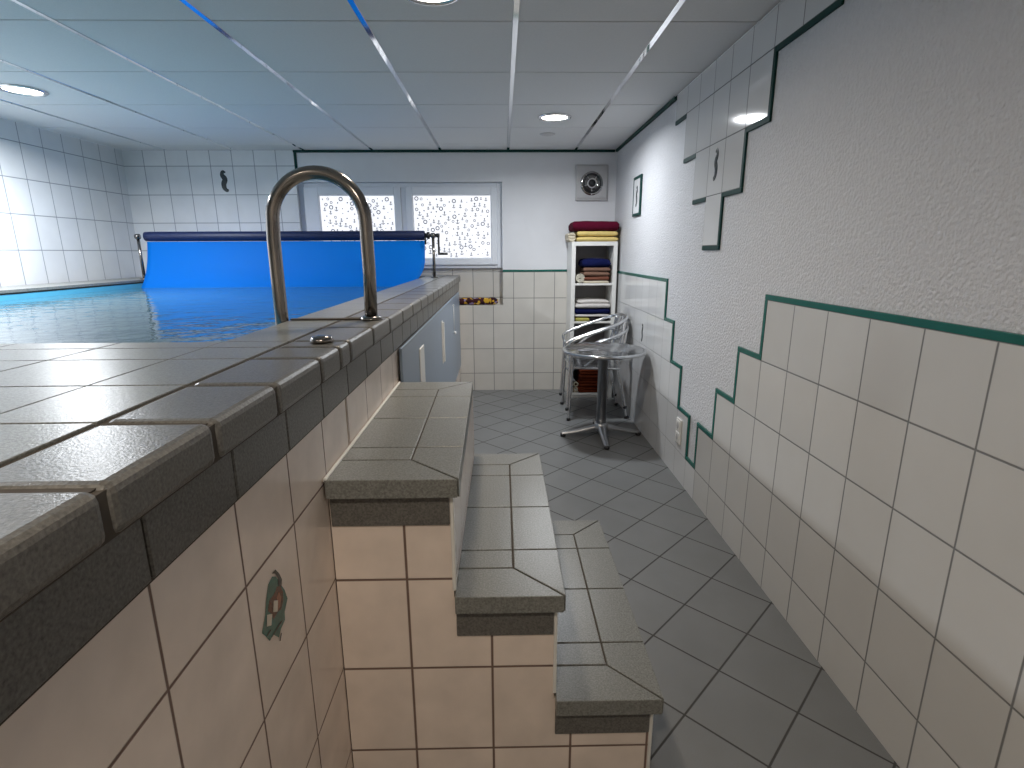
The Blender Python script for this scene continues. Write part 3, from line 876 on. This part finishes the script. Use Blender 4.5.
M_lime = cloth('yellow_green_towelling', srgb(176, 170, 92))
XC = (SX0 + SX1) / 2; YC = SY0 + 0.16
G_top = 'towels on top of the shelf unit'
zt = SZ + 0.0005
towel('folded_towel', 'pale yellow folded towel lying directly on the shelf top', 'towel', XC + 0.022, YC, zt, 0.37, 0.33, 0.040, 1, M_yel, 1, G_top)
towel('folded_towel', 'pale yellow folded towel right under the crimson towel', 'towel', XC + 0.022, YC, zt + 0.0455, 0.365, 0.33, 0.044, 1, M_yel, 2, G_top)
towel('folded_towel', 'crimson towel crowning the pile on top of the shelf unit', 'towel', XC + 0.004, YC, zt + 0.0925, 0.415, 0.34, 0.085, 1, M_red, 3, G_top)
towel('folded_cloth', 'small cream folded cloth squeezed in left of the yellow towels', 'cloth', SX0 + 0.003, YC + 0.005, zt, 0.066, 0.27, 0.078, 3, M_crm, 21)
G1 = 'towels in the top compartment'
z = SHZ[3] + 0.0005
xb1 = XC + 0.025
cols = [(M_crm, 'cream', 0.020, 0.235, 'thin cream folded towel at the bottom of the brown pile'), (M_brn, 'brown', 0.036, 0.228, 'reddish brown folded towel resting on the thin cream one'),
        (M_brn2, 'brown', 0.036, 0.238, 'lighter brown folded towel in the middle of the brown pile'), (M_brn2, 'brown', 0.034, 0.245, 'lighter brown folded towel directly under the navy one')]
for k, (mt, nm, hh, ww, lb) in enumerate(cols):
    towel('folded_towel', lb, 'towel', xb1 + 0.004 * (k % 2), YC - 0.01, z, ww, 0.27, hh, 1, mt, 30 + k, G1); z += hh + 0.004
towel('folded_towel', 'navy blue towel crowning the brown pile in the top compartment', 'towel', xb1 - 0.002, YC - 0.01, z, 0.262, 0.27, 0.078, 1, M_navy, 41, G1, 0.0, 0.012)
# rolled towel
M_rollt = plain('cream_patterned_towelling', srgb(214, 206, 190), 0.95, noise_amt=0.55, noise_scale=45, bump=0.5, bump_scale=300, spec=0.1)
bm = bmesh.new()
sp_ = []
turns = 3.2
for k in range(0, 90):
    t = k / 89; a = 2 * math.pi * turns * t; r = 0.006 + 0.034 * t
    sp_.append((r * math.cos(a), r * math.sin(a)))
rings = []
for yv in (0.0, 0.004, 0.24):
    rings.append([[bm.verts.new((x * s, yv + (0.003 if s < 1 and yv == 0 else 0), zv * s)) for x, zv in sp_] for s in (1.0,)][0])
for a, c in zip(rings, rings[1:]):
    for q in range(len(sp_) - 1):
        f = bm.faces.new((a[q], a[q + 1], c[q + 1], c[q])); f.smooth = True
o = link('rolled_towel', bm, M_rollt)
md = o.modifiers.new('thickness', 'SOLIDIFY'); md.thickness = 0.0085; md.offset = 0
o.location = (SX0 + TH + 0.0475, SY0 + 0.03, SHZ[3] + 0.0452)
tag(o, 'rolled cream patterned towel left of the brown pile', 'towel', G1)
G2 = 'towels in the second compartment'
z = SHZ[2] + 0.0005
x2 = XC + 0.0
towel('folded_towel', 'yellow green folded cloth at the bottom left of the second compartment', 'towel', XC - 0.095, YC - 0.02, z, 0.125, 0.26, 0.034, 1, M_lime, 51, G2)
towel('folded_towel', 'charcoal folded towel beside the yellow green cloth', 'towel', XC + 0.065, YC - 0.02, z, 0.185, 0.26, 0.034, 1, M_dark, 52, G2); z += 0.040
towel('folded_towel', 'thin pale folded towel under the navy one, second compartment', 'towel', x2, YC - 0.02, z, 0.325, 0.27, 0.022, 1, M_wht, 53, G2); z += 0.026
towel('folded_towel', 'navy folded towel under the white pile, second compartment', 'towel', x2, YC - 0.02, z, 0.325, 0.27, 0.050, 1, M_navy, 54, G2); z += 0.054
towel('folded_towel', 'white folded towel lying on the navy one, second compartment', 'towel', x2, YC - 0.02, z, 0.32, 0.27, 0.040, 1, M_wht, 55, G2); z += 0.043
towel('folded_towel', 'crumpled white towel topping the second compartment pile', 'towel', x2 + 0.005, YC - 0.015, z, 0.295, 0.26, 0.034, 1, M_wht, 56, G2, 0.03, 0.008)
G3 = 'towels in the bottom compartment'
z = SHZ[0] + 0.0005
for k, (hh, lb) in enumerate([(0.055, 'reddish brown folded towel lowest in the bottom compartment'), (0.055, 'reddish brown folded towel second from the bottom, behind the table column'),
                              (0.055, 'reddish brown folded towel third from the bottom, behind the table column'), (0.05, 'reddish brown folded towel topmost in the bottom compartment')]):
    towel('folded_towel', lb, 'towel', XC + 0.02, YC - 0.01, z, 0.27 - 0.01 * k, 0.27, hh, 2, M_dbrn, 60 + k, G3); z += hh + 0.004
M_dbl = cloth('dark_blue_grey_towelling', srgb(52, 56, 74))
towel('folded_towel', 'dark folded towel in the third compartment behind the chairs', 'towel', XC, YC, SHZ[1] + 0.0005, 0.30, 0.27, 0.09, 2, M_dbl, 71)
# two pale rings beside the brown towels
ring_pos = ((XC - 0.135, SY0 + 0.05, SHZ[0] + 0.026, 'pale ring leaning at the lower left of the bottom compartment'), (XC - 0.135, SY0 + 0.05, SHZ[0] + 0.079, 'pale ring stacked above another beside the brown towels'))
for x, y, z, lb in ring_pos:
    bm = bmesh.new(); tube(bm, [(0.018 * math.cos(2 * math.pi * k / 20), 0, 0.018 * math.sin(2 * math.pi * k / 20)) for k in range(20)], 0.0075, 10, True)
    o = link('ring', bm, M_crm); o.location = (x, y, z); tag(o, lb, 'ring', 'pale rings in the bottom compartment')

# ---------------------------------------------------------------- bistro table
tb = thing('bistro_table', 'round aluminium bistro table with pedestal foot by the right wall', 'table', (0.740, 3.86, 0))
ZTB = 0.668
bm = bmesh.new()
lathe(bm, [(0, ZTB - 0.018), (0.270, ZTB - 0.018), (0.283, ZTB - 0.024), (0.304, ZTB - 0.018), (0.310, ZTB - 0.008), (0.307, ZTB + 0.001), (0.299, ZTB + 0.004), (0.290, ZTB), (0, ZTB)], (0, 0, 0), 'Z', 64)
link('tabletop', bm, plain('ridged_table_steel', (0.60, 0.61, 0.63, 1), 0.16, metal=1.0, noise_amt=0.12, noise_scale=14, bump=0.1, bump_scale=60), tb)
bm = bmesh.new(); lathe(bm, [(0, 0.07), (0.036, 0.07), (0.036, ZTB - 0.03), (0.10, ZTB - 0.025), (0.10, ZTB - 0.018), (0, ZTB - 0.018)], (0, 0, 0), 'Z', 32)
link('column', bm, M_alu_dull, tb)
bm = bmesh.new(); lathe(bm, [(0, 0.108), (0.040, 0.108), (0.050, 0.100), (0.058, 0.075), (0.056, 0.050), (0, 0.045)], (0, 0, 0), 'Z', 32)
link('base_hub', bm, M_alu_dull, tb)
for k, ang in enumerate((3.17, -1.60, 0.02, 1.54)):
    bm = bmesh.new()
    dx, dy = math.cos(ang), math.sin(ang)
    LN = 0.30
    secs = []
    for s in range(9):
        t = s / 8; r = 0.03 + (LN - 0.03) * t
        wv = 0.030 - 0.012 * t; zt_ = 0.098 - 0.062 * t - 0.006 * math.sin(math.pi * t); zb_ = 0.052 - 0.034 * t
        secs.append((r, wv, zt_, zb_))
    rg = []
    for r, wv, zt_, zb_ in secs:
        rg.append([bm.verts.new((dx * r - dy * a, dy * r + dx * a, zz)) for a, zz in ((-wv, zb_), (-wv, zt_ - 0.012), (-wv * 0.5, zt_), (wv * 0.5, zt_), (wv, zt_ - 0.012), (wv, zb_))])
    for a, c in zip(rg, rg[1:]):
        for q in range(6):
            f = bm.faces.new((a[q], a[(q + 1) % 6], c[(q + 1) % 6], c[q])); f.smooth = True
    bm.faces.new(rg[0]); bm.faces.new(rg[-1])
    lg = link('foot', bm, M_alu_dull, tb, 0.003)
    bm = bmesh.new(); lathe(bm, [(0, 0.0), (0.019, 0.0), (0.021, 0.006), (0.020, 0.026), (0, 0.03)], (dx * (LN - 0.012), dy * (LN - 0.012), 0), 'Z', 18)
    link('foot_cap', bm, M_black, lg)

# ---------------------------------------------------------------- stacked bistro chairs (local: faces -X)
def bistro_chair(name, label):
    t = thing(name, label, 'chair', (0, 0, 0), 0, 'stacked aluminium bistro chairs')
    r = 0.0125
    fx, rx, fy_, ry_ = -0.245, 0.245, 0.245, 0.200
    # one arm-and-back tube: front leg tops, arms, round the back
    bm = bmesh.new()
    ctrl = []
    half = [(-0.222, 0.235, 0.500), (-0.232, 0.243, 0.548), (-0.200, 0.248, 0.582), (-0.10, 0.254, 0.622), (0.05, 0.252, 0.675), (0.165, 0.225, 0.718), (0.235, 0.150, 0.745), (0.262, 0.05, 0.755)]
    ctrl = half + [(x, -y, z) for x, y, z in reversed(half)]
    tube(bm, smooth_path(ctrl, 6), r, 10)
    link('arm_tube', bm, M_alu, t)
    # second, lower back rail
    bm = bmesh.new()
    half2 = [(-0.12, 0.225, 0.455), (-0.03, 0.238, 0.525), (0.08, 0.232, 0.590), (0.17, 0.195, 0.615), (0.225, 0.11, 0.622), (0.24, 0.03, 0.624)]
    tube(bm, smooth_path(half2 + [(x, -y, z) for x, y, z in reversed(half2)], 6), 0.010, 10)
    link('back_rail', bm, M_alu, t)
    for sy in (1, -1):
        bm = bmesh.new()
        tube(bm, smooth_path([(fx, sy * fy_, 0.012), (-0.236, sy * 0.240, 0.20), (-0.224, sy * 0.234, 0.44), (-0.222, sy * 0.235, 0.505)], 6), r, 10)
        l = link('leg', bm, M_alu, t)
        bm = bmesh.new(); lathe(bm, [(0, 0.0), (0.015, 0.0), (0.016, 0.018), (0.0127, 0.022)], (fx, sy * fy_, 0), 'Z', 14); link('foot_cap', bm, M_black, l)
        bm = bmesh.new()
        tube(bm, smooth_path([(rx, sy * ry_, 0.012), (0.205, sy * 0.195, 0.22), (0.165, sy * 0.190, 0.44), (0.195, sy * 0.185, 0.57), (0.225, sy * 0.165, 0.736)], 6), r, 10)
        l = link('leg', bm, M_alu, t)
        bm = bmesh.new(); lathe(bm, [(0, 0.0), (0.015, 0.0), (0.016, 0.018), (0.0127, 0.022)], (rx, sy * ry_, 0), 'Z', 14); link('foot_cap', bm, M_black, l)
    # seat ring and slats
    bm = bmesh.new()
    seat = [(-0.225, 0.18, 0.445), (-0.225, -0.18, 0.445), (-0.19, -0.222, 0.443), (0.12, -0.205, 0.428), (0.185, -0.15, 0.425), (0.185, 0.15, 0.425), (0.12, 0.205, 0.428), (-0.19, 0.222, 0.443)]
    tube(bm, smooth_path(seat, 4, True), 0.011, 8, True)
    link('seat_frame', bm, M_alu, t)
    bm = bmesh.new()
    for k in range(7):
        yv = -0.168 + 0.056 * k
        pr_ = [(-0.222, 0.452), (-0.1, 0.441), (0.05, 0.432), (0.18, 0.434)]
        top = [[bm.verts.new((x, yv + s * 0.0225, z)) for x, z in pr_] for s in (-1, 1)]
        bot = [[bm.verts.new((x, yv + s * 0.0225, z - 0.004)) for x, z in pr_] for s in (-1, 1)]
        for q in range(3):
            for A, B in ((top[0], top[1]), (bot[1], bot[0]), (top[1], bot[1]), (bot[0], top[0])):
                bm.faces.new((A[q], A[q + 1], B[q + 1], B[q]))
        for q in (0, 3): bm.faces.new((top[0][q], top[1][q], bot[1][q], bot[0][q]))
    link('seat', bm, M_alu, t)
    # curved back slats between the two rails
    bm = bmesh.new()
    for k in range(5):
        a = -0.14 + 0.07 * k
        xo = 0.250 - 0.9 * a * a; xi = 0.232 - 1.6 * a * a
        zt_ = 0.750 - 0.3 * a * a; zb_ = 0.622 - 0.3 * a * a
        vv = [bm.verts.new(p) for p in ((xi, a - 0.024, zb_), (xi, a + 0.024, zb_), (xo, a + 0.024, zt_), (xo, a - 0.024, zt_), (xi + 0.004, a - 0.024, zb_), (xi + 0.004, a + 0.024, zb_), (xo + 0.004, a + 0.024, zt_), (xo + 0.004, a - 0.024, zt_))]
        for f in ((0, 1, 2, 3), (7, 6, 5, 4), (0, 4, 5, 1), (1, 5, 6, 2), (2, 6, 7, 3), (3, 7, 4, 0)): bm.faces.new([vv[i] for i in f])
    link('backrest', bm, M_alu, t)
    # front stretcher under the seat
    bm = bmesh.new()
    tube(bm, smooth_path([(-0.230, 0.237, 0.36), (-0.20, 0.215, 0.335), (-0.20, 0.10, 0.330), (-0.20, -0.10, 0.330), (-0.20, -0.215, 0.335), (-0.230, -0.237, 0.36)], 5), 0.008, 8)
    link('stretcher', bm, M_alu, t)
    return t
ch = bistro_chair('bistro_chair', 'lower of two stacked aluminium bistro chairs, its feet on the floor')
ch.location = (0.785, 4.49, 0)
dup(ch, (0.772, 4.49, 0.088), 'upper aluminium bistro chair stacked on the other behind the table')

# ---------------------------------------------------------------- patterned cloth roll on the niche sill
bm = bmesh.new()
ctrl = [(-0.62 + 0.575 * i / 14, D + 0.048 + 0.006 * math.sin(i * 1.3), NZ0 + 0.036 + 0.003 * math.sin(i * 2.1)) for i in range(15)]
pth = smooth_path(ctrl, 4)
rad = [0.033 * (0.55 + 0.45 * min(1, min(i, len(pth) - 1 - i) / 3)) + 0.002 * math.sin(i * 0.9) for i in range(len(pth))]
tube(bm, pth, rad, 14)
def patterned():
    mt, nt, b = new_mat('patterned_cloth')
    b.inputs['Roughness'].default_value = 0.9
    tc = nt.nodes.new('ShaderNodeTexCoord'); v = nt.nodes.new('ShaderNodeTexVoronoi'); v.inputs['Scale'].default_value = 38
    nt.links.new(tc.outputs['Object'], v.inputs['Vector'])
    sx = nt.nodes.new('ShaderNodeSeparateColor'); nt.links.new(v.outputs['Color'], sx.inputs[0])
    cr = nt.nodes.new('ShaderNodeValToRGB'); cr.color_ramp.interpolation = 'CONSTANT'
    els = [(0.0, srgb(60, 14, 20)), (0.30, srgb(206, 158, 40)), (0.58, srgb(40, 22, 40)), (0.72, srgb(226, 190, 90)), (0.86, srgb(150, 130, 170))]
    cr.color_ramp.elements[0].color = els[0][1]; cr.color_ramp.elements[1].position = els[1][0]; cr.color_ramp.elements[1].color = els[1][1]
    for p, c in els[2:]:
        e = cr.color_ramp.elements.new(p); e.color = c
    nt.links.new(sx.outputs[0], cr.inputs[0]); nt.links.new(cr.outputs[0], b.inputs['Base Color'])
    return mt
o = link('draught_roll', bm, patterned())
tag(o, 'colourful patterned cloth roll lying on the sill below the window', 'cloth roll')
